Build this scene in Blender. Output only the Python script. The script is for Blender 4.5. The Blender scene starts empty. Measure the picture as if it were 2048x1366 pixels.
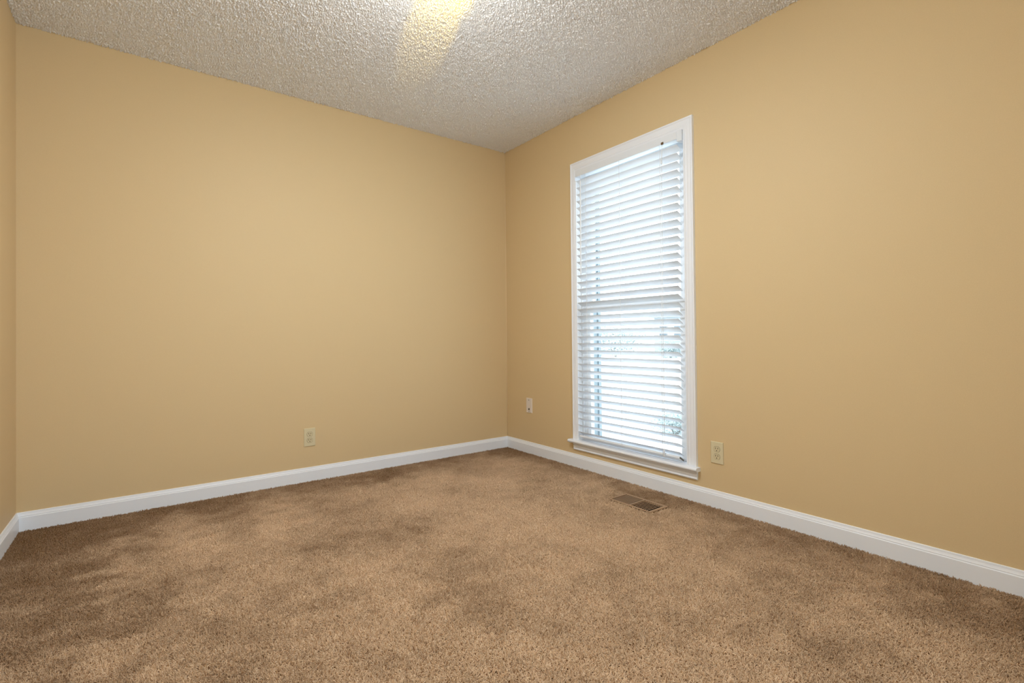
import bpy, bmesh, math, random
import numpy as np
from mathutils import Vector, Matrix

random.seed(7)
RNG = np.random.default_rng(11)
S = bpy.context.scene
COL = S.collection

# ------------------------------------------------------------------ camera
W_PX = 2048.0
cam_d = bpy.data.cameras.new('camera')
cam = bpy.data.objects.new('camera', cam_d)
COL.objects.link(cam)
cr = Vector((0.80183458, -0.59746823, -0.00964482))
cu = Vector((0.00223674, -0.01313956, 0.99991117))
cf = Vector((0.59754189, 0.80178492, 0.00919937))
cam.matrix_world = Matrix(((cr.x, cu.x, -cf.x, -2.41631), (cr.y, cu.y, -cf.y, -3.31763),
                           (cr.z, cu.z, -cf.z, 0.898776), (0, 0, 0, 1)))
cam_d.sensor_fit = 'HORIZONTAL'
cam_d.sensor_width = 36.0
cam_d.lens = 988.546 * 36.0 / W_PX
cam_d.shift_y = -17.3 / W_PX
cam_d.clip_start = 0.02
cam_d.clip_end = 300
S.camera = cam

# ------------------------------------------------------------------ colour management
S.view_settings.view_transform = 'Standard'
S.view_settings.look = 'None'
S.view_settings.gamma = 1.0
S.view_settings.use_curve_mapping = False
S.view_settings.exposure = 0.31
S.cycles.use_denoising = True
S.cycles.max_bounces = 10
S.cycles.diffuse_bounces = 6
S.cycles.transparent_max_bounces = 16
S.cycles.sample_clamp_indirect = 6.0

# ------------------------------------------------------------------ sky: bright overcast day
wd = bpy.data.worlds.new('overcast_sky')
S.world = wd
wd.use_nodes = True
bg = wd.node_tree.nodes['Background']
bg.inputs['Color'].default_value = (0.90, 0.96, 1.0, 1)
bg.inputs['Strength'].default_value = 3.7

# room: back corner of the picture at the origin, carpet surface at z = 0
RW = 2.907          # wall_left at x = -RW
RD = 4.0            # wall_front (behind the camera) at y = -RD
RH = 2.44


def look(o, target):
    o.rotation_euler = (Vector(target) - o.location).to_track_quat('-Z', 'Y').to_euler()


def area(name, loc, target, sx, sy, power, color, portal=False):
    d = bpy.data.lights.new(name, 'AREA')
    d.shape = 'RECTANGLE'
    d.size, d.size_y = sx, sy
    d.energy = power
    d.color = color
    if portal:
        d.cycles.is_portal = True
    o = bpy.data.objects.new(name, d)
    COL.objects.link(o)
    o.location = loc
    look(o, target)
    return o


LAMP = (-1.62, -1.74)
# fill light added behind the camera, shining in through the made-up rear window
area('rear_fill_light', (-1.95, -RD - 0.06, 1.25), (-1.95, 0, 1.25), 1.2, 1.9, 8.0, (0.93, 0.97, 1.0))


# ------------------------------------------------------------------ helpers
def tag(o, label=None, cat=None, group=None, kind=None):
    if label: o['label'] = label
    if cat: o['category'] = cat
    if group: o['group'] = group
    if kind: o['kind'] = kind
    return o


def empty(name, loc=(0, 0, 0)):
    o = bpy.data.objects.new(name, None)
    o.empty_display_size = 0.05
    COL.objects.link(o)
    o.location = loc
    return o


def obj(name, bm, mat, parent=None, smooth=False, loc=None):
    me = bpy.data.meshes.new(name)
    bmesh.ops.recalc_face_normals(bm, faces=bm.faces[:])
    bm.to_mesh(me)
    bm.free()
    if smooth:
        me.shade_smooth()
    o = bpy.data.objects.new(name, me)
    for m in (mat if isinstance(mat, (list, tuple)) else [mat]):
        me.materials.append(m)
    COL.objects.link(o)
    if parent: o.parent = parent
    if loc: o.location = loc
    return o


def box(bm, x0, x1, y0, y1, z0, z1, mi=0, M=None):
    c = [(x0, y0, z0), (x1, y0, z0), (x1, y1, z0), (x0, y1, z0), (x0, y0, z1), (x1, y0, z1), (x1, y1, z1), (x0, y1, z1)]
    v = [bm.verts.new(M @ Vector(p) if M else p) for p in c]
    fs = []
    for q in ((0, 3, 2, 1), (4, 5, 6, 7), (0, 1, 5, 4), (1, 2, 6, 5), (2, 3, 7, 6), (3, 0, 4, 7)):
        f = bm.faces.new([v[i] for i in q])
        f.material_index = mi
        fs.append(f)
    return v, fs


def bevbox(bm, x0, x1, y0, y1, z0, z1, b=0.002, seg=2, mi=0, M=None):
    t = bmesh.new()
    box(t, x0, x1, y0, y1, z0, z1)
    bmesh.ops.bevel(t, geom=t.edges[:], offset=b, segments=seg, profile=0.5, affect='EDGES')
    merge(bm, t, M, mi)


def merge(bm, t, M=None, mi=0):
    mp = {}
    for v in t.verts:
        mp[v] = bm.verts.new(M @ v.co if M else v.co)
    for f in t.faces:
        try:
            nf = bm.faces.new([mp[v] for v in f.verts])
            nf.material_index = mi
            nf.smooth = f.smooth
        except ValueError:
            pass
    t.free()


def tube(bm, pts, r, n=8, cap=True):
    rings = []
    pts = [Vector(p) for p in pts]
    for i, p in enumerate(pts):
        d = (pts[min(i + 1, len(pts) - 1)] - pts[max(i - 1, 0)]).normalized()
        a = d.orthogonal().normalized() if i == 0 else (a - d * a.dot(d)).normalized()
        b = d.cross(a)
        rr = r[i] if isinstance(r, (list, tuple)) else r
        rings.append([bm.verts.new(p + a * math.cos(2 * math.pi * k / n) * rr + b * math.sin(2 * math.pi * k / n) * rr) for k in range(n)])
    for A, B in zip(rings, rings[1:]):
        for k in range(n):
            bm.faces.new((A[k], A[(k + 1) % n], B[(k + 1) % n], B[k]))
    if cap:
        bm.faces.new(rings[0][::-1])
        bm.faces.new(rings[-1])


def loft(bm, stations, closed_profile=False, caps=True):
    """stations: list of equal-length point lists; skinned in order"""
    rows = [[bm.verts.new(p) for p in st] for st in stations]
    n = len(rows[0])
    for A, B in zip(rows, rows[1:]):
        for k in range(n if closed_profile else n - 1):
            bm.faces.new((A[k], A[(k + 1) % n], B[(k + 1) % n], B[k]))
    if caps and closed_profile:
        bm.faces.new(rows[0][::-1])
        bm.faces.new(rows[-1])


def srgb(r, g, b):
    f = lambda c: (c / 255 / 12.92) if c / 255 <= 0.04045 else ((c / 255 + 0.055) / 1.055) ** 2.4
    return (f(r), f(g), f(b), 1)


def mat(name, color, rough=0.5, spec=0.4, metal=0.0):
    m = bpy.data.materials.new(name)
    m.use_nodes = True
    b = m.node_tree.nodes['Principled BSDF']
    b.inputs['Base Color'].default_value = color
    b.inputs['Roughness'].default_value = rough
    b.inputs['Specular IOR Level'].default_value = spec
    b.inputs['Metallic'].default_value = metal
    return m


def add_bump(m, scale, strength, dist=0.002, detail=3, kind='NOISE', vary=None):
    nt = m.node_tree
    N, L = nt.nodes, nt.links
    b = N['Principled BSDF']
    tc = N.new('ShaderNodeTexCoord')
    no = N.new('ShaderNodeTexNoise')
    no.inputs['Scale'].default_value = scale
    no.inputs['Detail'].default_value = detail
    L.new(tc.outputs['Object'], no.inputs['Vector'])
    bp = N.new('ShaderNodeBump')
    bp.inputs['Strength'].default_value = strength
    bp.inputs['Distance'].default_value = dist
    L.new(no.outputs['Fac'], bp.inputs['Height'])
    L.new(bp.outputs['Normal'], b.inputs['Normal'])
    if vary:
        n2 = N.new('ShaderNodeTexNoise')
        n2.inputs['Scale'].default_value = vary[0]
        n2.inputs['Detail'].default_value = 4
        L.new(tc.outputs['Object'], n2.inputs['Vector'])
        mr = N.new('ShaderNodeMapRange')
        mr.inputs['To Min'].default_value = 1 - vary[1]
        mr.inputs['To Max'].default_value = 1 + vary[1]
        L.new(n2.outputs['Fac'], mr.inputs['Value'])
        mx = N.new('ShaderNodeMix')
        mx.data_type = 'RGBA'
        mx.blend_type = 'MULTIPLY'
        mx.inputs['Factor'].default_value = 1
        mx.inputs['A'].default_value = b.inputs['Base Color'].default_value
        L.new(mr.outputs['Result'], mx.inputs['B'])
        L.new(mx.outputs['Result'], b.inputs['Base Color'])
    return m


WALL = add_bump(mat('tan_wall_paint', srgb(215, 191, 148), 0.55, 0.25), 160, 0.10, 0.001, vary=(320, 0.06))
CEIL = add_bump(mat('popcorn_ceiling_paint', srgb(240, 240, 240), 0.95, 0.1), 420, 0.35, 0.002)
TRIM = add_bump(mat('white_trim_paint', srgb(237, 241, 247), 0.38, 0.45), 60, 0.05, 0.001)
VINYL = mat('white_blind_vinyl', srgb(230, 235, 241), 0.42, 0.4)
SASH = mat('white_sash_paint', srgb(226, 229, 232), 0.5, 0.35)
EXTJ = mat('blue_grey_exterior_frame', srgb(146, 160, 168), 0.6, 0.3)
DARKG = mat('dark_weatherstrip', srgb(60, 72, 82), 0.7, 0.2)
CORD = mat('white_cord', srgb(240, 240, 240), 0.8, 0.1)
WAND = mat('clear_white_wand', srgb(240, 243, 246), 0.2, 0.6)
BRASS = mat('brown_cord_lock', srgb(120, 96, 66), 0.4, 0.5, 0.6)
ALMOND = mat('almond_plastic', srgb(214, 203, 168), 0.35, 0.45)
IVORY2 = mat('almond_receptacle', srgb(210, 197, 160), 0.35, 0.45)
SLOT = mat('dark_slot', srgb(30, 22, 14), 0.7, 0.2)
WHITEP = mat('white_plate_plastic', srgb(226, 216, 206), 0.35, 0.45)
GREYJ = mat('grey_jack', srgb(110, 102, 88), 0.5, 0.3)
SCREW = mat('dark_screw', srgb(70, 58, 44), 0.4, 0.4, 0.5)
VENTM = add_bump(mat('tan_register_enamel', srgb(160, 130, 100), 0.45, 0.4), 200, 0.03)
VENTD = mat('register_damper', srgb(122, 98, 76), 0.6, 0.3)
DUCT = mat('dark_duct', srgb(14, 12, 10), 0.9, 0.05)
BACKING = add_bump(mat('carpet_backing', srgb(130, 98, 68), 0.95, 0.05), 300, 0.4)
LAMPW = mat('white_lamp_enamel', srgb(235, 232, 225), 0.4, 0.4)


def glass_mat():
    m = bpy.data.materials.new('window_glass')
    m.use_nodes = True
    nt = m.node_tree
    nt.nodes.clear()
    out = nt.nodes.new('ShaderNodeOutputMaterial')
    mix = nt.nodes.new('ShaderNodeMixShader')
    tr = nt.nodes.new('ShaderNodeBsdfTransparent')
    tr.inputs['Color'].default_value = (0.94, 0.965, 0.97, 1)
    gl = nt.nodes.new('ShaderNodeBsdfGlossy')
    gl.inputs['Roughness'].default_value = 0.02
    lw = nt.nodes.new('ShaderNodeLayerWeight')
    lw.inputs['Blend'].default_value = 0.5
    pw = nt.nodes.new('ShaderNodeMath')
    pw.operation = 'POWER'
    pw.inputs[1].default_value = 5.0
    fr = nt.nodes.new('ShaderNodeMath')
    fr.operation = 'MULTIPLY_ADD'
    fr.inputs[1].default_value = 0.9
    fr.inputs[2].default_value = 0.045
    nt.links.new(lw.outputs['Facing'], pw.inputs[0])
    nt.links.new(pw.outputs[0], fr.inputs[0])
    nt.links.new(fr.outputs[0], mix.inputs[0])
    nt.links.new(tr.outputs[0], mix.inputs[1])
    nt.links.new(gl.outputs[0], mix.inputs[2])
    nt.links.new(mix.outputs[0], out.inputs[0])
    return m


GLASS = glass_mat()


def grid_mesh(name, X, Y, Z, m, parent=None):
    ny, nx = Z.shape
    me = bpy.data.meshes.new(name)
    co = np.stack([X, Y, Z], -1).reshape(-1, 3).astype(np.float32)
    idx = np.arange(ny * nx).reshape(ny, nx)
    q = np.stack([idx[:-1, :-1], idx[:-1, 1:], idx[1:, 1:], idx[1:, :-1]], -1).reshape(-1, 4)
    me.vertices.add(len(co))
    me.vertices.foreach_set('co', co.ravel())
    me.loops.add(q.size)
    me.loops.foreach_set('vertex_index', q.ravel().astype(np.int32))
    me.polygons.add(len(q))
    me.polygons.foreach_set('loop_start', np.arange(0, q.size, 4, dtype=np.int32))
    me.polygons.foreach_set('loop_total', np.full(len(q), 4, dtype=np.int32))
    me.update(calc_edges=True)
    me.shade_smooth()
    me.materials.append(m)
    o = bpy.data.objects.new(name, me)
    COL.objects.link(o)
    if parent: o.parent = parent
    return o


def band_noise(ny, nx, step, lo, hi, rng):
    """random field whose wavelengths lie between lo and hi metres, unit variance"""
    f = np.fft.fft2(rng.standard_normal((ny, nx)))
    fy = np.fft.fftfreq(ny, step)[:, None]
    fx = np.fft.fftfreq(nx, step)[None, :]
    k = np.sqrt(fx ** 2 + fy ** 2) + 1e-9
    wl = 1 / k
    m = np.exp(-np.maximum(0, np.log(lo / wl)) ** 2 / 0.08) * np.exp(-np.maximum(0, np.log(wl / hi)) ** 2 / 0.08)
    g = np.real(np.fft.ifft2(f * m))
    return g / g.std()


# ------------------------------------------------------------------ room shell
T = 0.20
# window opening in wall_right
WY0, WY1, WZ0, WZ1 = -1.695, -0.845, 0.185, 2.047
VX0, VX1, VY0, VY1 = -0.338, -0.212, -1.69, -1.435   # duct opening of the floor register

bm = bmesh.new()
box(bm, -RW - T, T, 0, T, -0.15, RH + 0.1)
tag(obj('wall_back', bm, WALL), 'plain tan painted wall with one almond outlet, left of the corner', 'wall', kind='structure')

bm = bmesh.new()
tube(bm, [(-0.0008, -0.0008, 0.08), (-0.0008, -0.0008, RH - 0.001)], 0.0022, 8)
obj('caulk_bead', bm, mat('pale_caulk', srgb(228, 206, 168), 0.5, 0.3), bpy.data.objects['wall_back'], smooth=True)

bm = bmesh.new()
WO = 0.03
box(bm, 0, T, -RD - T, WY0 - WO, -0.15, RH + 0.1)
box(bm, 0, T, WY1 + WO, 0, -0.15, RH + 0.1)
box(bm, 0, T, WY0 - WO, WY1 + WO, -0.15, WZ0 - WO)
box(bm, 0, T, WY0 - WO, WY1 + WO, WZ1 + WO, RH + 0.1)
tag(obj('wall_right', bm, WALL), 'tan painted wall that holds the white window', 'wall', kind='structure')

bm = bmesh.new()
box(bm, -RW - T, -RW, -RD - T, 0, -0.15, RH + 0.1)
tag(obj('wall_left', bm, WALL), 'narrow strip of tan wall at the left edge of the photo', 'wall', kind='structure')

bm = bmesh.new()   # behind the camera, with an opening added for the fill light
box(bm, -RW, -2.55, -RD - T, -RD, -0.15, RH + 0.1)
box(bm, -1.35, 0, -RD - T, -RD, -0.15, RH + 0.1)
box(bm, -2.55, -1.35, -RD - T, -RD, -0.15, 0.30)
box(bm, -2.55, -1.35, -RD - T, -RD, 2.20, RH + 0.1)
tag(obj('wall_front', bm, WALL), 'tan wall behind the viewer with an opening added for fill light', 'wall', kind='structure')

# popcorn ceiling: real relief
st = 0.0024
YF = -2.45          # fine relief up to here; the part behind the viewer is smoother
nx, ny = int((RW + 0.02) / st) + 1, int((0.01 - YF) / st) + 1
gx = np.linspace(-RW - 0.01, 0.01, nx)
gy = np.concatenate([np.arange(-RD - 0.01, YF - 0.005, 0.02), np.linspace(YF, 0.01, ny)])
CX, CY = np.meshgrid(gx, gy)
n1 = band_noise(ny, nx, st, 0.0085, 0.0150, RNG)
n2 = band_noise(ny, nx, st, 0.030, 0.080, RNG)
hgt = np.clip(n1 + 0.3 * n2 + 0.1, -0.8, 2.4)
hgt = np.vstack([np.full((len(gy) - ny, nx), 0.1), hgt])
CZ = RH - 0.0034 * (hgt + 0.8)
ceil_o = grid_mesh('ceiling', CX[:, ::-1], CY, CZ[:, ::-1], CEIL)
tag(ceil_o, 'off-white popcorn textured ceiling', 'ceiling', kind='structure')

# floor slab with the duct hole, its carpet pile comes at the end
FZ = -0.012
bm = bmesh.new()
for a in ((-RW - 0.01, VX0, -RD, 0.01), (VX1, 0.01, -RD, 0.01), (VX0, VX1, -RD, VY0), (VX0, VX1, VY1, 0.01)):
    box(bm, a[0], a[1], a[2], a[3], -0.15, FZ)
floor = obj('floor', bm, BACKING)
tag(floor, 'brown cut pile carpet covering the whole floor', 'floor', kind='structure')

# baseboards: flat face, small bead, coved top
BP = [(0.0, 0.083), (0.004, 0.083), (0.0052, 0.0815), (0.0056, 0.078), (0.0064, 0.074), (0.0082, 0.0695), (0.0098, 0.0665), (0.0102, 0.0642),
      (0.0092, 0.0626), (0.0105, 0.0612), (0.012, 0.0596), (0.0122, 0.0575), (0.0122, FZ), (0.0, FZ)]


def baseboard(name, fn, label):
    bm = bmesh.new()
    loft(bm, [[fn(d, z, 0) for d, z in BP], [fn(d, z, 1) for d, z in BP]], closed_profile=True)
    o = obj(name, bm, TRIM)
    tag(o, label, 'baseboard', kind='structure')


baseboard('baseboard_back', lambda d, z, e: ((-RW + d, -d) if e == 0 else (-d, -d)) + (z,), 'white baseboard along the wall left of the corner')
baseboard('baseboard_right', lambda d, z, e: ((-d, -d) if e == 0 else (-d, -RD)) + (z,), 'white baseboard below the window wall')
baseboard('baseboard_left', lambda d, z, e: ((-RW + d, -d) if e == 0 else (-RW + d, -RD)) + (z,), 'short white baseboard at the left edge of the photo')

# ------------------------------------------------------------------ window_1
win = empty('window_1', (0, (WY0 + WY1) / 2, WZ0))
tag(win, 'tall white double-hung window in the right wall', 'window', kind='structure')
WINLOC = win.location.copy()


def wpart(name, bm, m, parent=None, smooth=False):
    """mesh given in world coordinates, parented under the window"""
    o = obj(name, bm, m, parent or win, smooth)
    if parent is None:
        o.location = -WINLOC
    return o


# casing: mitred colonial profile, s runs outer -> inner, t = thickness off the wall
CP = [(0.0, 0.0), (0.0, 0.0165), (0.03, 0.018), (0.13, 0.018), (0.17, 0.0166), (0.20, 0.0148), (0.26, 0.0140), (0.40, 0.0142), (0.52, 0.0136), (0.60, 0.0124),
      (0.66, 0.0118), (0.70, 0.0128), (0.76, 0.0130), (0.80, 0.0115), (0.90, 0.0100), (0.97, 0.0096), (1.0, 0.0085), (1.0, 0.0)]
OL, IL, OR, IR, OT, IT = -0.797, WY1, -1.757, WY0, 2.106, WZ1
ST = []
for (oy, iy, oz, iz) in ((OL, IL, WZ0, WZ0), (OL, IL, OT, IT), (OR, IR, OT, IT), (OR, IR, WZ0, WZ0)):
    ST.append([(-t, oy + (iy - oy) * s, oz + (iz - oz) * s) for s, t in CP])
bm = bmesh.new()
loft(bm, ST, closed_profile=True)
wpart('casing', bm, TRIM)

# stool (inside sill) with a rounded nose and apron
bm = bmesh.new()
P = [(0.06, WZ0 - 0.022), (0.06, WZ0)]
P += [(-0.034, WZ0)] + [(-0.032 - 0.010 * math.sin(a), WZ0 - 0.010 + 0.010 * math.cos(a)) for a in np.linspace(0.3, math.pi - 0.3, 7)] + [(-0.034, WZ0 - 0.021), (0.0, WZ0 - 0.022)]
NOSE = [(x, z) for x, z in P if x <= 0.0]
# horned part in front of the wall
bm2 = [(0.0, WZ0)] + NOSE
loft(bm, [[(x, -0.767, z) for x, z in bm2], [(x, -1.772, z) for x, z in bm2]], closed_profile=True)
box(bm, 0.0, 0.06, WY0, WY1, WZ0 - 0.022, WZ0)
wpart('window_sill', bm, TRIM)
bm = bmesh.new()
AP = [(0.0, 0.163), (-0.0165, 0.163), (-0.0165, 0.152), (-0.0150, 0.150), (-0.0128, 0.1485), (-0.0120, 0.144), (-0.0126, 0.139), (-0.0140, 0.137), (-0.0142, 0.135),
      (-0.0120, 0.1335), (-0.0110, 0.128), (-0.0118, 0.1235), (-0.0128, 0.121), (-0.0122, 0.1185), (-0.0100, 0.1165), (-0.0090, 0.114), (0.0, 0.114)]
loft(bm, [[(x, -0.797, z) for x, z in AP], [(x, -1.757, z) for x, z in AP]], closed_profile=True)
wpart('apron', bm, TRIM)

# jamb liner: inner white part, dark track, blue-grey exterior frame
bm = bmesh.new()
JX = 0.118
box(bm, 0.0, JX, WY1, WY1 + WO, WZ0 - WO, WZ1 + WO)
box(bm, 0.0, JX, WY0 - WO, WY0, WZ0 - WO, WZ1 + WO)
box(bm, 0.0, JX, WY0, WY1, WZ1, WZ1 + WO)
for s, y in ((1, WY1), (-1, WY0)):      # inner stop and parting beads
    a, b = sorted((y, y - s * 0.010))
    box(bm, 0.030, 0.044, a, b, WZ0, WZ1)
    a, b = sorted((y, y - s * 0.006))
    box(bm, 0.0795, 0.0835, a, b, WZ0, WZ1)
wpart('jamb', bm, SASH)
bm = bmesh.new()
for a, b in ((WY1 - 0.004, WY1 + WO), (WY0 - WO, WY0 + 0.004)):
    box(bm, JX + 0.004, 0.132, a, b, WZ0 - WO, WZ1 + WO)
wpart('weatherstrip', bm, DARKG)
bm = bmesh.new()
for s, y in ((1, WY1), (-1, WY0)):
    for x0, x1, inset in ((0.132, 0.190, 0.0), (0.190, 0.215, 0.010)):
        a, b = sorted((y + s * WO, y - s * inset))
        box(bm, x0, x1, a, b, WZ0 - WO, WZ1 + WO)
box(bm, 0.132, 0.215, WY0, WY1, WZ1, WZ1 + WO)
box(bm, 0.06, 0.235, WY0 - WO, WY1 + WO, WZ0 - WO - 0.02, WZ0 - 0.012)
wpart('exterior_frame', bm, EXTJ)


def sash(name, x0, x1, z0, z1, st_w, st_r, top_w, bot_w, y0, y1):
    bm = bmesh.new()
    b = 0.003
    bevbox(bm, x0, x1, y1 - st_w, y1, z0, z1, b, 1)
    bevbox(bm, x0, x1, y0, y0 + st_r, z0, z1, b, 1)
    bevbox(bm, x0 + .0005, x1 - .0005, y0 + st_r - .004, y1 - st_w + .004, z1 - top_w, z1 - .0004, b, 1)
    bevbox(bm, x0 + .0005, x1 - .0005, y0 + st_r - .004, y1 - st_w + .004, z0 + .0004, z0 + bot_w, b, 1)
    o = wpart(name, bm, SASH)
    g = bmesh.new()
    xm = (x0 + x1) / 2 + 0.004
    box(g, xm - 0.002, xm + 0.002, y0 + st_r - 0.006, y1 - st_w + 0.006, z0 + bot_w - 0.006, z1 - top_w + 0.006)
    obj('glass_pane', g, GLASS, o)
    return o


sash('lower_sash', 0.045, 0.079, WZ0 + 0.0005, 1.116, 0.068, 0.068, 0.045, 0.030, WY0 + 0.003, WY1 - 0.003)
sash('upper_sash', 0.084, 0.117, 1.072, WZ1 - 0.001, 0.056, 0.088, 0.045, 0.044, WY0 + 0.003, WY1 - 0.003)
# sash lock on the meeting rail
bm = bmesh.new()
bevbox(bm, 0.050, 0.076, -1.30, -1.24, 1.1162, 1.124, 0.002, 1)
wpart('sash_lock', bm, SASH)

# fill_window: unseen window added behind the viewer to carry the fill light
w2 = empty('fill_window', (-1.95, -RD, 1.25))
tag(w2, 'made-up window behind the viewer, added for fill light', 'window', kind='structure')
bm = bmesh.new()
for a in ((-0.6, 0.6, -0.95, -0.88), (-0.6, 0.6, 0.88, 0.95), (-0.6, -0.53, -0.88, 0.88), (0.53, 0.6, -0.88, 0.88), (-0.02, 0.02, -0.88, 0.88)):
    box(bm, a[0], a[1], -0.05, 0.012, a[2], a[3])
w2f = obj('frame', bm, SASH, w2)
bm = bmesh.new()
box(bm, -0.54, 0.54, -0.026, -0.022, -0.89, 0.89)
obj('glass_pane', bm, GLASS, w2f)

# ------------------------------------------------------------------ the blind
HRZ = 2.002
blind = empty('window_blind', (0.006, -1.265, HRZ))
tag(blind, 'white two inch slat blind hanging half open inside the window frame', 'blind')
BL = blind.location.copy()


def bpart(name, bm, m, parent=None, smooth=False):
    o = obj(name, bm, m, parent or blind, smooth)
    if parent is None:
        o.location = -BL
    return o


bm = bmesh.new()
bevbox(bm, -0.020, 0.034, -1.662, -0.8495, HRZ, 2.044, 0.002, 2)
bpart('head_rail', bm, VINYL)
for y0, y1, z0, z1 in ((-1.7015 + .008, -1.6625, 1.986, 2.0455), (-0.8492, -0.8458, 1.976, 2.0455)):
    bm = bmesh.new()
    bevbox(bm, -0.0205, 0.036, y0, y1, z0, z1, 0.0015, 1)
    if y1 < -1:
        bevbox(bm, -0.0214, -0.0200, y0 + 0.004, y1 - 0.004, z0 + 0.004, z1 - 0.004, 0.0006, 1)
    bpart('mounting_bracket', bm, VINYL)

TILT = math.radians(32)
PITCH = 0.04662
Z0S = 1.926
SY0, SY1 = -1.660, -0.8575
# slat: 50 mm wide, slightly crowned, 3 mm thick, rounded edges; x from the room edge outwards
SL = bmesh.new()
n = 10
top = [(0.05 * i / n, 0.0014 + 0.0012 * math.sin(math.pi * i / n)) for i in range(n + 1)]
bot = [(0.05 * i / n, -0.0014 + 0.0012 * math.sin(math.pi * i / n)) for i in range(n, -1, -1)]
prof = top + [(0.0512, 0.0)] + bot + [(-0.0012, 0.0)]
RT = Matrix.Rotation(TILT, 4, 'Y')
loft(SL, [[RT @ Vector((x, y, z)) for x, z in prof] for y in (SY0 - BL.y, SY1 - BL.y)], closed_profile=True)
slat0 = None
for i in range(-1, 37):
    z = Z0S - i * PITCH
    if slat0 is None:
        slat0 = obj('slat', SL, VINYL, blind)
        o = slat0
    else:
        o = slat0.copy()
        COL.objects.link(o)
        o.parent = blind
    k = (i + 1) / 37
    o.location = (-0.016 - BL.x, 0.006 * k + random.uniform(-.0008, .0008), z - BL.z)
    o.rotation_euler = (random.uniform(-.0006, .0006) - 0.003 * k * 0, random.uniform(-.012, .012), 0)

bm = bmesh.new()
RM = Matrix.Translation((-0.016, 0, WZ0 + 0.0345)) @ RT
bevbox(bm, 0.0, 0.050, -1.652, -0.862, -0.0065, 0.0065, 0.003, 2, 0, RM)
br = bpart('bottom_rail', bm, VINYL)
for y in (-1.6525, -0.8615):
    bm = bmesh.new()
    d = 0.0015
    bevbox(bm, 0.003, 0.047, y - d, y + d, -0.005, 0.005, 0.001, 1, 0, RM)
    obj('end_cap', bm, GREYJ if y < -1 else VINYL, br)

# ladder cords: a front and a back string joined by rungs under each slat
for y in (-0.9495, -1.2425, -1.5480):
    bm = bmesh.new()
    zt, zb = HRZ + 0.002, WZ0 + 0.036
    tube(bm, [(-0.0195, y, zt), (-0.0195, y + 0.003, zb)], 0.0011, 6)
    tube(bm, [(0.0295, y, zt), (0.0295, y + 0.003, zb - 0.022)], 0.0011, 6)
    for i in range(-1, 37):
        z = Z0S - i * PITCH - 0.0042
        tube(bm, [(-0.0185, y + .001, z + 0.0008), (0.0285, y + .001, z - 0.0285)], 0.0003, 4)
    bpart('ladder_cord', bm, CORD, smooth=True)

bm = bmesh.new()
bevbox(bm, -0.026, -0.0205, -1.576, -1.562, HRZ - 0.004, HRZ + 0.010, 0.001, 1)
tube(bm, [(-0.0235, -1.572, HRZ + 0.002), (-0.0275, -1.572, HRZ + 0.002)], 0.0035, 10)
tube(bm, [(-0.0235, -1.566, HRZ + 0.002), (-0.0275, -1.566, HRZ + 0.002)], 0.0035, 10)
tag(bpart('cord_lock', bm, BRASS), 'brown metal cord lock')

bm = bmesh.new()
for dy, zb in ((-0.0035, 1.92), (0.0035, 1.92)):
    tube(bm, [(-0.024, -1.569 + dy, HRZ), (-0.0275, -1.5665 + dy * 0.3, zb)], 0.0011, 6)
tube(bm, [(-0.0275, -1.566, 1.89), (-0.026, -1.562, 1.2), (-0.024, -1.560, 0.245)], 0.0012, 6)
lc = bpart('lift_cord', bm, CORD, smooth=True)
for zt, zb in ((1.922, 1.886), (0.248, 0.208)):
    bm = bmesh.new()
    y = -1.566 if zt > 1 else -1.560
    tube(bm, [(-0.0275, y, zt), (-0.0275, y, zt - 0.006), (-0.0275, y, zb + 0.004), (-0.0275, y, zb)], [0.002, 0.0042, 0.0055, 0.0045], 10)
    obj('tassel', bm, VINYL, lc, smooth=True)

bm = bmesh.new()
tube(bm, [(-0.028, -0.9095, 1.962), (-0.029, -0.9055, 1.328)], 0.0048, 6)
tube(bm, [(-0.029, -0.9055, 1.328), (-0.029, -0.9055, 1.324)], 0.0036, 6)
tw = bpart('tilt_wand', bm, WAND)
bm = bmesh.new()
tube(bm, [(-0.018, -0.9095, HRZ + 0.006), (-0.026, -0.9095, HRZ + 0.001), (-0.0285, -0.9095, HRZ - 0.012), (-0.028, -0.9095, 1.960)], 0.0016, 8)
obj('wand_hook', bm, VINYL, tw, smooth=True)


# ------------------------------------------------------------------ wall plates (local frame: plate in XZ, faces -Y)
def plate_body(w=0.070, h=0.114, t=0.0055):
    bm = bmesh.new()
    t1 = bmesh.new()
    v, f = box(t1, -w / 2, w / 2, -t, 0, -h / 2, h / 2)
    front = [e for e in t1.edges if all(abs(q.co.y + t) < 1e-6 for q in e.verts)]
    bmesh.ops.bevel(t1, geom=front, offset=0.0032, segments=3, profile=0.5, affect='EDGES')
    merge(bm, t1)
    return bm


def disc(bm, cx, cz, r, y0, y1, n=16, sx=1.0):
    A = [bm.verts.new((cx + math.cos(2 * math.pi * k / n) * r * sx, y0, cz + math.sin(2 * math.pi * k / n) * r)) for k in range(n)]
    B = [bm.verts.new((cx + math.cos(2 * math.pi * k / n) * r * sx, y1, cz + math.sin(2 * math.pi * k / n) * r)) for k in range(n)]
    for k in range(n):
        bm.faces.new((A[k], A[(k + 1) % n], B[(k + 1) % n], B[k]))
    bm.faces.new(A[::-1])
    bm.faces.new(B)


def receptacle_profile(r, flat):
    pts = []
    for k in range(40):
        a = 2 * math.pi * k / 40
        pts.append((r * math.cos(a), max(-flat, min(flat, r * math.sin(a)))))
    return pts


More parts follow.
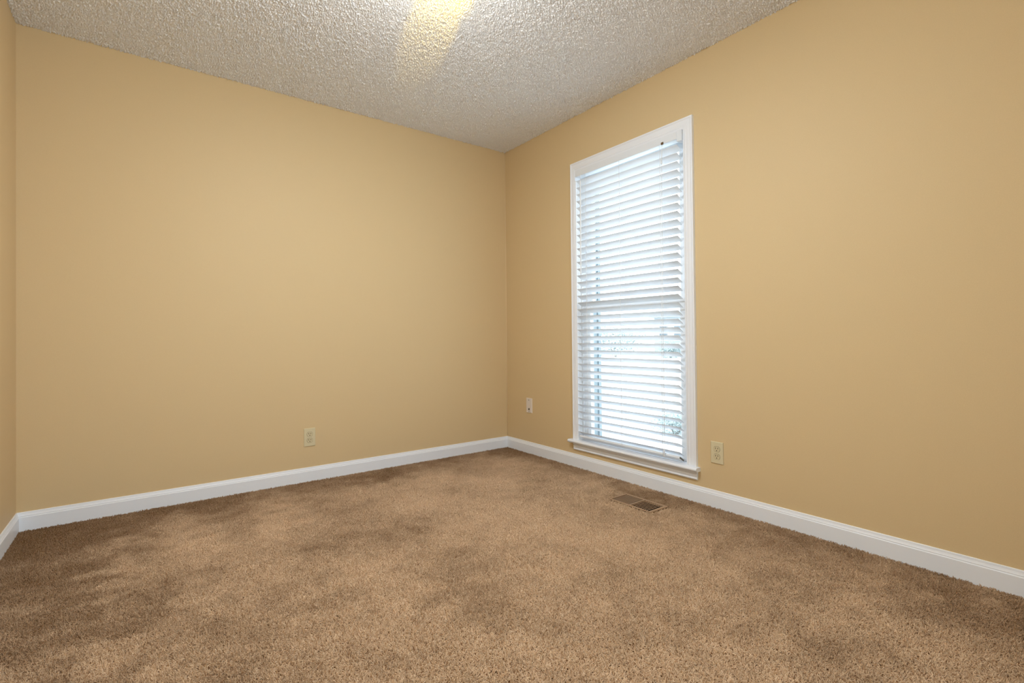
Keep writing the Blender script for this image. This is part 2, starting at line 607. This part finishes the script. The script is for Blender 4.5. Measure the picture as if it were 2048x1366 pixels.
def outlet(loc, rz, label):
    t = empty('wall_outlet', loc)
    t.rotation_euler = (0, 0, rz)
    tag(t, label, 'outlet')
    obj('cover_plate', plate_body(), ALMOND, t)
    for s in (1, -1):
        cz = s * 0.0195
        bm = bmesh.new()
        P0 = receptacle_profile(0.0172, 0.0138)
        P1 = receptacle_profile(0.0164, 0.0130)
        loft(bm, [[(x, -0.004, z + cz) for x, z in P0], [(x, -0.0066, z + cz) for x, z in P0], [(x, -0.0072, z + cz) for x, z in P1]], closed_profile=True)
        r = obj('receptacle', bm, IVORY2, t)
        bm = bmesh.new()       # thin shadow gap around the face
        PG = receptacle_profile(0.0180, 0.0146)
        loft(bm, [[(x, -0.005, z + cz) for x, z in PG], [(x, -0.00575, z + cz) for x, z in PG]], closed_profile=True)
        obj('gap', bm, SLOT, r)
        bm = bmesh.new()
        for x, hh in ((-0.0063, 0.0042), (0.0063, 0.0035)):
            box(bm, x - 0.0013, x + 0.0013, -0.0076, -0.0070, cz + 0.0042 - hh, cz + 0.0042 + hh)
        disc(bm, 0, cz - 0.0075, 0.0026, -0.0070, -0.0076, 12)
        obj('slot', bm, SLOT, r)
    bm = bmesh.new()
    disc(bm, 0, 0, 0.0028, -0.005, -0.0066, 14)
    obj('screw', bm, IVORY2, t)
    return t


outlet((-1.567, 0, 0.2735), 0, 'almond duplex outlet on the wall left of the corner, above the baseboard')
outlet((0, -1.8715, 0.2822), -math.pi / 2, 'almond duplex outlet right of the window, on the window wall')

ph = empty('phone_jack', (0, -0.2955, 0.366))
ph.rotation_euler = (0, 0, -math.pi / 2)
tag(ph, 'white phone jack plate between the corner and the window', 'wall plate')
obj('cover_plate', plate_body(), WHITEP, ph)
bm = bmesh.new()
box(bm, -0.0085, 0.0065, -0.0064, -0.005, -0.0365, -0.0225)
box(bm, -0.002, 0.005, -0.0064, -0.005, -0.0225, -0.0185)
obj('jack', bm, GREYJ, ph)
bm = bmesh.new()
box(bm, -0.001, 0.0055, -0.0068, -0.0062, -0.034, -0.024)
obj('jack_opening', bm, SLOT, ph)
for z, hh in ((0.0425, 0.0036), (-0.0462, 0.0030)):
    bm = bmesh.new()
    disc(bm, 0, z, hh, -0.005, -0.0068, 14)
    obj('screw', bm, SCREW, ph)

# ------------------------------------------------------------------ floor register
vent = empty('floor_vent', ((VX0 + VX1) / 2, (VY0 + VY1) / 2, 0.0))
tag(vent, 'tan metal floor register set in the carpet below the window', 'floor vent')
VL = vent.location.copy()
FX0, FX1, FY0, FY1 = VX0 - 0.006, VX1 + 0.017, VY0 - 0.014, VY1 + 0.012
ym = (VY0 + VY1) / 2


def vpart(name, bm, m):
    o = obj(name, bm, m, vent)
    o.location = -VL
    return o


VZ = -0.002
bm = bmesh.new()
ring = lambda x0, x1, y0, y1, z: [(x0, y0, z), (x1, y0, z), (x1, y1, z), (x0, y1, z)]
ins = 0.002
rings = [ring(FX0, FX1, FY0, FY1, -0.006), ring(FX0, FX1, FY0, FY1, VZ - 0.0015), ring(FX0 + 0.003, FX1 - 0.003, FY0 + 0.003, FY1 - 0.003, VZ + 0.001),
         ring(VX0 + 0.002, VX1 - 0.002, VY0 + 0.002, VY1 - 0.002, VZ + 0.001), ring(VX0 + 0.002, VX1 - 0.002, VY0 + 0.002, VY1 - 0.002, -0.010)]
loft(bm, rings, closed_profile=True, caps=False)
box(bm, VX0 + 0.002, VX1 - 0.002, ym - 0.006, ym + 0.006, -0.008, VZ + 0.0008)
vpart('frame', bm, VENTM)
bm = bmesh.new()
for half, NB in (((VY0 + 0.002, ym - 0.006), 9), ((ym + 0.006, VY1 - 0.002), 10)):
    p = (half[1] - half[0]) / NB
    for k in range(1, NB):
        yc = half[0] + p * k
        box(bm, VX0 + 0.002, VX1 - 0.002, yc - p * 0.17, yc + p * 0.17, VZ, VZ + 0.0007)
vpart('louvers', bm, VENTM)
bm = bmesh.new()
box(bm, VX0 + 0.004, VX1 - 0.004, ym + 0.004, VY1 - 0.013, VZ - 0.004, VZ - 0.0025)
vpart('damper', bm, VENTD)
bm = bmesh.new()
for a in ((VX0, VX0 + .0015, VY0, VY1), (VX1 - .0015, VX1, VY0, VY1), (VX0, VX1, VY0, VY0 + .0015), (VX0, VX1, VY1 - .0015, VY1)):
    box(bm, a[0], a[1], a[2], a[3], -0.145, -0.010)
box(bm, VX0, VX1, VY0, VY1, -0.147, -0.144)
vpart('duct', bm, DUCT)

# ------------------------------------------------------------------ ceiling lamp just above the frame of the photo
lamp = empty('ceiling_light', (LAMP[0], LAMP[1], RH))
tag(lamp, 'white flush mounted dome ceiling light in the middle of the room', 'ceiling light')


def lathe(bm, prof, n=40):
    rows = [[bm.verts.new((r * math.cos(2 * math.pi * k / n), r * math.sin(2 * math.pi * k / n), z)) for k in range(n)] for r, z in prof]
    for A, B in zip(rows, rows[1:]):
        for k in range(n):
            bm.faces.new((A[k], A[(k + 1) % n], B[(k + 1) % n], B[k]))
    return rows


bm = bmesh.new()
rows = lathe(bm, [(0.07, 0.01), (0.07, -0.03), (0.05, -0.035), (0.010, -0.036), (0.010, -0.19)])
bm.faces.new(rows[-1])
obj('canopy', bm, LAMPW, lamp, smooth=False)
DOME = bpy.data.materials.new('glowing_dome_glass')
DOME.use_nodes = True
b = DOME.node_tree.nodes['Principled BSDF']
b.inputs['Base Color'].default_value = (0.9, 0.85, 0.75, 1)
b.inputs['Emission Color'].default_value = (0.92, 1.0, 1.09, 1)
b.inputs['Emission Strength'].default_value = 98.0
bm = bmesh.new()
rows = lathe(bm, [(0.150, -0.18)] + [(0.150 * math.cos(a), -0.18 - 0.075 * math.sin(a)) for a in np.linspace(0.15, 1.5, 9)])
bm.faces.new(rows[-1])
obj('dome', bm, DOME, lamp, smooth=False)
bm = bmesh.new()
rows = lathe(bm, [(0.010, -0.165), (0.150, -0.172), (0.153, -0.176), (0.153, -0.181), (0.149, -0.181), (0.149, -0.175), (0.010, -0.168)])
PAN = mat('lit_lamp_pan', srgb(235, 232, 225), 0.5, 0.3)
PAN.node_tree.nodes['Principled BSDF'].inputs['Emission Color'].default_value = (1.0, 0.86, 0.50, 1)
PAN.node_tree.nodes['Principled BSDF'].inputs['Emission Strength'].default_value = 9.0
obj('pan', bm, PAN, lamp, smooth=False)


def spot(name, loc, target, power, color, angle, blend):
    d = bpy.data.lights.new(name, 'SPOT')
    d.energy = power
    d.color = color
    d.spot_size = math.radians(angle)
    d.spot_blend = blend
    d.shadow_soft_size = 0.012
    o = bpy.data.objects.new(name, d)
    COL.objects.link(o)
    o.location = loc
    look(o, target)


# bulb light escaping over the rim of the dome
def rim(name, h, elev, power, color, angle, blend):
    p = Vector((-1.415, -1.70, 2.31))
    hd = Vector((h[0], h[1], 0)).normalized()
    spot(name, p, p + hd * math.cos(math.radians(elev)) + Vector((0, 0, math.sin(math.radians(elev)))), power, color, angle, blend)


rim('bulb_glow', (0.28, 0.52), 24.0, 10, (1.0, 0.64, 0.0), 19, 0.25)
rim('bulb_glow_wide', (0.29, 1.14), 20.0, 15, (1.0, 0.64, 0.0), 29, 0.08)

# ------------------------------------------------------------------ outdoors, washed out by the daylight and by paled base colours
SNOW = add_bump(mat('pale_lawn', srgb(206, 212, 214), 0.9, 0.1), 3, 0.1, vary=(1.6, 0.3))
bm = bmesh.new()
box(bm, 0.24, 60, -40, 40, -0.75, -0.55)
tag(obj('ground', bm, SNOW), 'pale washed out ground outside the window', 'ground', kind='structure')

LEAF = mat('paled_leaves', srgb(152, 168, 170), 0.7, 0.2)  # leaf colour lightened to look overexposed
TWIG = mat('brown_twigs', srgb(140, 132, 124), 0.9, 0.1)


def bush(name, loc, rx, ry, rz, n, leaf, label):
    t = empty(name, loc)
    tag(t, label, 'bush', 'bushes outside the window')
    bm = bmesh.new()
    for k in range(n):
        d = Vector((random.gauss(0, 1), random.gauss(0, 1), random.gauss(0, 1))).normalized() * (random.random() ** 0.4)
        wob = 1 + 0.18 * math.sin(5 * d.x + 3 * d.z) + 0.12 * math.sin(9 * d.y + 2)
        p = Vector((d.x * rx * wob, d.y * ry * wob, rz + d.z * rz * wob))
        a = Vector((random.gauss(0, 1), random.gauss(0, 1), random.gauss(0, 1))).normalized()
        b = a.orthogonal().normalized()
        q = [p + a * leaf, p + b * leaf * 0.45, p - a * leaf, p - b * leaf * 0.45]
        bm.faces.new([bm.verts.new(v) for v in q])
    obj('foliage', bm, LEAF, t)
    bm = bmesh.new()
    for k in range(7):
        a = 2 * math.pi * k / 7
        tube(bm, [(0.02 * math.cos(a), 0.02 * math.sin(a), -0.02), (rx * 0.25 * math.cos(a), ry * 0.25 * math.sin(a), rz * 0.7), (rx * 0.55 * math.cos(a), ry * 0.55 * math.sin(a), rz * 1.4)], [0.012, 0.008, 0.004], 5)
    obj('stems', bm, TWIG, t)


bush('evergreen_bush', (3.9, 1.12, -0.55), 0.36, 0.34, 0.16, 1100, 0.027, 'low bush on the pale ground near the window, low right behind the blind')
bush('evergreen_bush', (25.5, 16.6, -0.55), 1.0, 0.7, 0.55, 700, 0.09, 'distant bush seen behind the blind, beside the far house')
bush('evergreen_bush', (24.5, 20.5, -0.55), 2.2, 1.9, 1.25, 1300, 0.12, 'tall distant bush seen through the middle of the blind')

# a house across the way, colours lightened to look overexposed
HOUSE = mat('paled_siding', srgb(188, 194, 198), 0.8, 0.2)
ROOF = mat('paled_shingles', srgb(160, 165, 170), 0.9, 0.1)
PANE = mat('paled_house_window', srgb(116, 126, 134), 0.2, 0.5)
hs = empty('house', (30, 18.2, -0.55))
tag(hs, 'washed out grey house across the way, seen through the right of the blind', 'house')
bm = bmesh.new()
box(bm, -3.0, 3.0, -2.2, 0.85, 0, 2.9)
for z in np.arange(0.2, 2.9, 0.2):
    box(bm, -3.03, -2.99, -2.2, 0.85, z, z + 0.03)
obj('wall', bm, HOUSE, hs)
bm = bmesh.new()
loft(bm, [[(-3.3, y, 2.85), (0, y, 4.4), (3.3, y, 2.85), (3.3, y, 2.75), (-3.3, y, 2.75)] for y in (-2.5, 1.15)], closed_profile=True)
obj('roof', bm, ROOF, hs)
for y in (-1.6, -0.4):
    bm = bmesh.new()
    box(bm, -3.08, -3.0, y, y + 0.8, 1.1, 2.2)
    w_ = obj('window', bm, TRIM, hs)
    bm = bmesh.new()
    box(bm, -3.10, -3.05, y + 0.07, y + 0.73, 1.17, 1.62)
    box(bm, -3.10, -3.05, y + 0.07, y + 0.73, 1.68, 2.13)
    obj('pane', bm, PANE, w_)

# ------------------------------------------------------------------ carpet pile
SHADE_STROKES = [  # nap shading painted into the strand colour, positive lightens, negative darkens
    (0.7, (-2.53, -0.47), (-2.49, -1.15), 0.035), (0.5, (-2.479, -0.786), (-2.23, -1.27), 0.06), (0.6, (-2.289, -0.224), (-2.229, -0.865), 0.06),
    (0.5, (-1.867, -0.364), (-1.928, -0.906), 0.05), (0.7, (-2.668, -1.43), (-2.462, -1.479), 0.06), (0.35, (-0.988, -0.463), (-0.715, -1.855), 0.30),
    (0.5, (-0.353, -2.647), (-0.668, -2.635), 0.05), (0.4, (-1.94, -1.452), (-1.666, -1.418), 0.06), (0.5, (-0.14, -1.10), (-0.342, -1.466), 0.09),
    (-0.5, (-2.82, -0.275), (-2.53, -1.27), 0.14), (-0.4, (-2.74, -0.123), (-1.136, -0.414), 0.16), (-0.5, (-1.608, -0.891), (-1.411, -1.203), 0.09),
    (-0.9, (-1.346, -1.347), (-1.219, -1.331), 0.018), (-0.5, (-1.188, -1.895), (-1.082, -2.025), 0.035), (-0.5, (-1.306, -2.34), (-1.203, -2.419), 0.04),
    (-0.5, (-0.32, -2.095), (-0.519, -3.055), 0.14), (-0.5, (-1.069, -2.707), (-0.88, -2.778), 0.06), (-1.0, (-0.165, -1.37), (-0.150, -1.70), 0.035),  # last one paints the shade behind the register
    (-0.5, (-1.627, -1.694), (-1.617, -1.787), 0.03), (-0.4, (-0.595, -1.559), (-0.587, -1.652), 0.03), (-0.35, (-1.54, -2.066), (-1.635, -2.223), 0.04),
    (-0.5, (-0.371, -2.791), (-0.221, -3.016), 0.12), (-0.5, (-1.263, -0.243), (-0.763, -0.171), 0.10)]


def carpet(n_per_m2, seed):
    rng = np.random.default_rng(seed)
    x0, x1, y0, y1 = -RW + 0.013, -0.013, -3.35, -0.013
    N = int((x1 - x0) * (y1 - y0) * n_per_m2)
    px = rng.uniform(x0, x1, N)
    py = rng.uniform(y0, y1, N)
    keep = ~((px > FX0 - 0.003) & (px < FX1 + 0.003) & (py > FY0 - 0.003) & (py < FY1 + 0.003))
    px, py = px[keep], py[keep]
    N = len(px)
    # fields on a 1 cm grid
    g = 0.01
    gx, gy = int((x1 - x0) / g) + 2, int((y1 - y0) / g) + 2

    def field(lo, hi):
        return band_noise(gy, gx, g, lo, hi, rng)

    ix = np.clip(((px - x0) / g).astype(int), 0, gx - 1)
    iy = np.clip(((py - y0) / g).astype(int), 0, gy - 1)
    big, mid, small = field(0.5, 1.6), field(0.15, 0.5), field(0.04, 0.14)
    # nap shading painted into yarn tone: darker at edges and footprints, lighter where brushed
    XX, YY = np.meshgrid(x0 + g * np.arange(gx), y0 + g * np.arange(gy))
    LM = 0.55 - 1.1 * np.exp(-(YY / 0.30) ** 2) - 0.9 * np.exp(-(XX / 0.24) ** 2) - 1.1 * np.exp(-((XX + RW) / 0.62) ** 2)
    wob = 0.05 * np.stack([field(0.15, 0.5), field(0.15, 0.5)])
    for amp, (ax, ay), (bx, by), wdt in SHADE_STROKES:
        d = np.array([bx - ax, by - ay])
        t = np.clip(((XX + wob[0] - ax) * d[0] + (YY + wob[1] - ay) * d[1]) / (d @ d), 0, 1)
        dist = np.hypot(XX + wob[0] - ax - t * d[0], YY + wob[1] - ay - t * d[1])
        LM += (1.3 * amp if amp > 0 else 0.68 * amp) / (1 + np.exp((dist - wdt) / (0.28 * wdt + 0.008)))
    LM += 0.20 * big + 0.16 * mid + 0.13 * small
    lay_shade = np.tanh(LM[iy, ix] * 0.8)
    g2 = 0.004
    gx2, gy2 = int((x1 - x0) / g2) + 2, int((y1 - y0) / g2) + 2
    ix2 = np.clip(((px - x0) / g2).astype(int), 0, gx2 - 1)
    iy2 = np.clip(((py - y0) / g2).astype(int), 0, gy2 - 1)
    c1, c2 = band_noise(gy2, gx2, g2, 0.012, 0.035, rng)[iy2, ix2], band_noise(gy2, gx2, g2, 0.012, 0.035, rng)[iy2, ix2]
    vx = c1 * 0.8 + rng.normal(0, 0.7, N) - 0.25
    vy = c2 * 0.8 + rng.normal(0, 0.7, N) - 0.45
    ang = np.arctan2(vy, vx)
    lean = np.clip(0.70 * np.hypot(vx, vy) + rng.normal(0, 0.1, N), 0.15, 1.45)
    c3 = band_noise(gy2, gx2, g2, 0.015, 0.045, rng)[iy2, ix2]
    Lg = rng.uniform(0.0112, 0.0128, N) * (1 + 0.10 * np.clip(c3, -2, 2))
    K = 3
    P = np.zeros((N, K, 3), np.float32)
    r = np.array([1.0, 1.0, 0.6])
    P[:, 0] = np.stack([px, py, np.full(N, FZ - 0.001)], -1)
    d_h = np.stack([np.cos(ang), np.sin(ang)], -1)
    curl = rng.normal(0, 0.7, N)
    for k in range(1, K):
        th = lean * (0.2 + 0.55 * k)
        a2 = ang + curl * (k - 1)
        step = Lg / (K - 1)
        P[:, k, 0] = P[:, k - 1, 0] + step * np.sin(th) * np.cos(a2)
        P[:, k, 1] = P[:, k - 1, 1] + step * np.sin(th) * np.sin(a2)
        P[:, k, 2] = P[:, k - 1, 2] + step * np.cos(th)
    P[:, :, 0] = np.clip(P[:, :, 0], -RW + 0.0125, -0.0125)
    P[:, :, 1] = np.minimum(P[:, :, 1], -0.0125)
    hc = bpy.data.hair_curves.new('carpet_pile')
    hc.add_curves([K] * N)
    hc.attributes['position'].data.foreach_set('vector', P.ravel())
    ra = hc.attributes.new('radius', 'FLOAT', 'POINT')
    rad = rng.uniform(0.00085, 0.00120, N)[:, None] * r[None, :]
    ra.data.foreach_set('value', rad.astype(np.float32).ravel())
    tone = np.clip(0.55 + 0.42 * lay_shade + rng.normal(0, 0.06, N), 0, 1)
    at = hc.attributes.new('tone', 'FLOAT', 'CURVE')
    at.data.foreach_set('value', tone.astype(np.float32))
    m = bpy.data.materials.new('brown_carpet_yarn')
    m.use_nodes = True
    nt = m.node_tree
    bs = nt.nodes['Principled BSDF']
    bs.inputs['Roughness'].default_value = 0.9
    bs.inputs['Specular IOR Level'].default_value = 0.1
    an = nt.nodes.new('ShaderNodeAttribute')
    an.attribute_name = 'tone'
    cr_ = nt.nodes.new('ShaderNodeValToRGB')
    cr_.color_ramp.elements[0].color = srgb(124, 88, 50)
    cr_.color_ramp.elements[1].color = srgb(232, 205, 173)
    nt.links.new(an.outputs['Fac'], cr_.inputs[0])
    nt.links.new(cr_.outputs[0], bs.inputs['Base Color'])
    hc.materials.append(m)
    o = bpy.data.objects.new('carpet_pile', hc)
    COL.objects.link(o)
    o.parent = floor
    o['kind'] = 'stuff'
    return o


carpet(130000, 5)
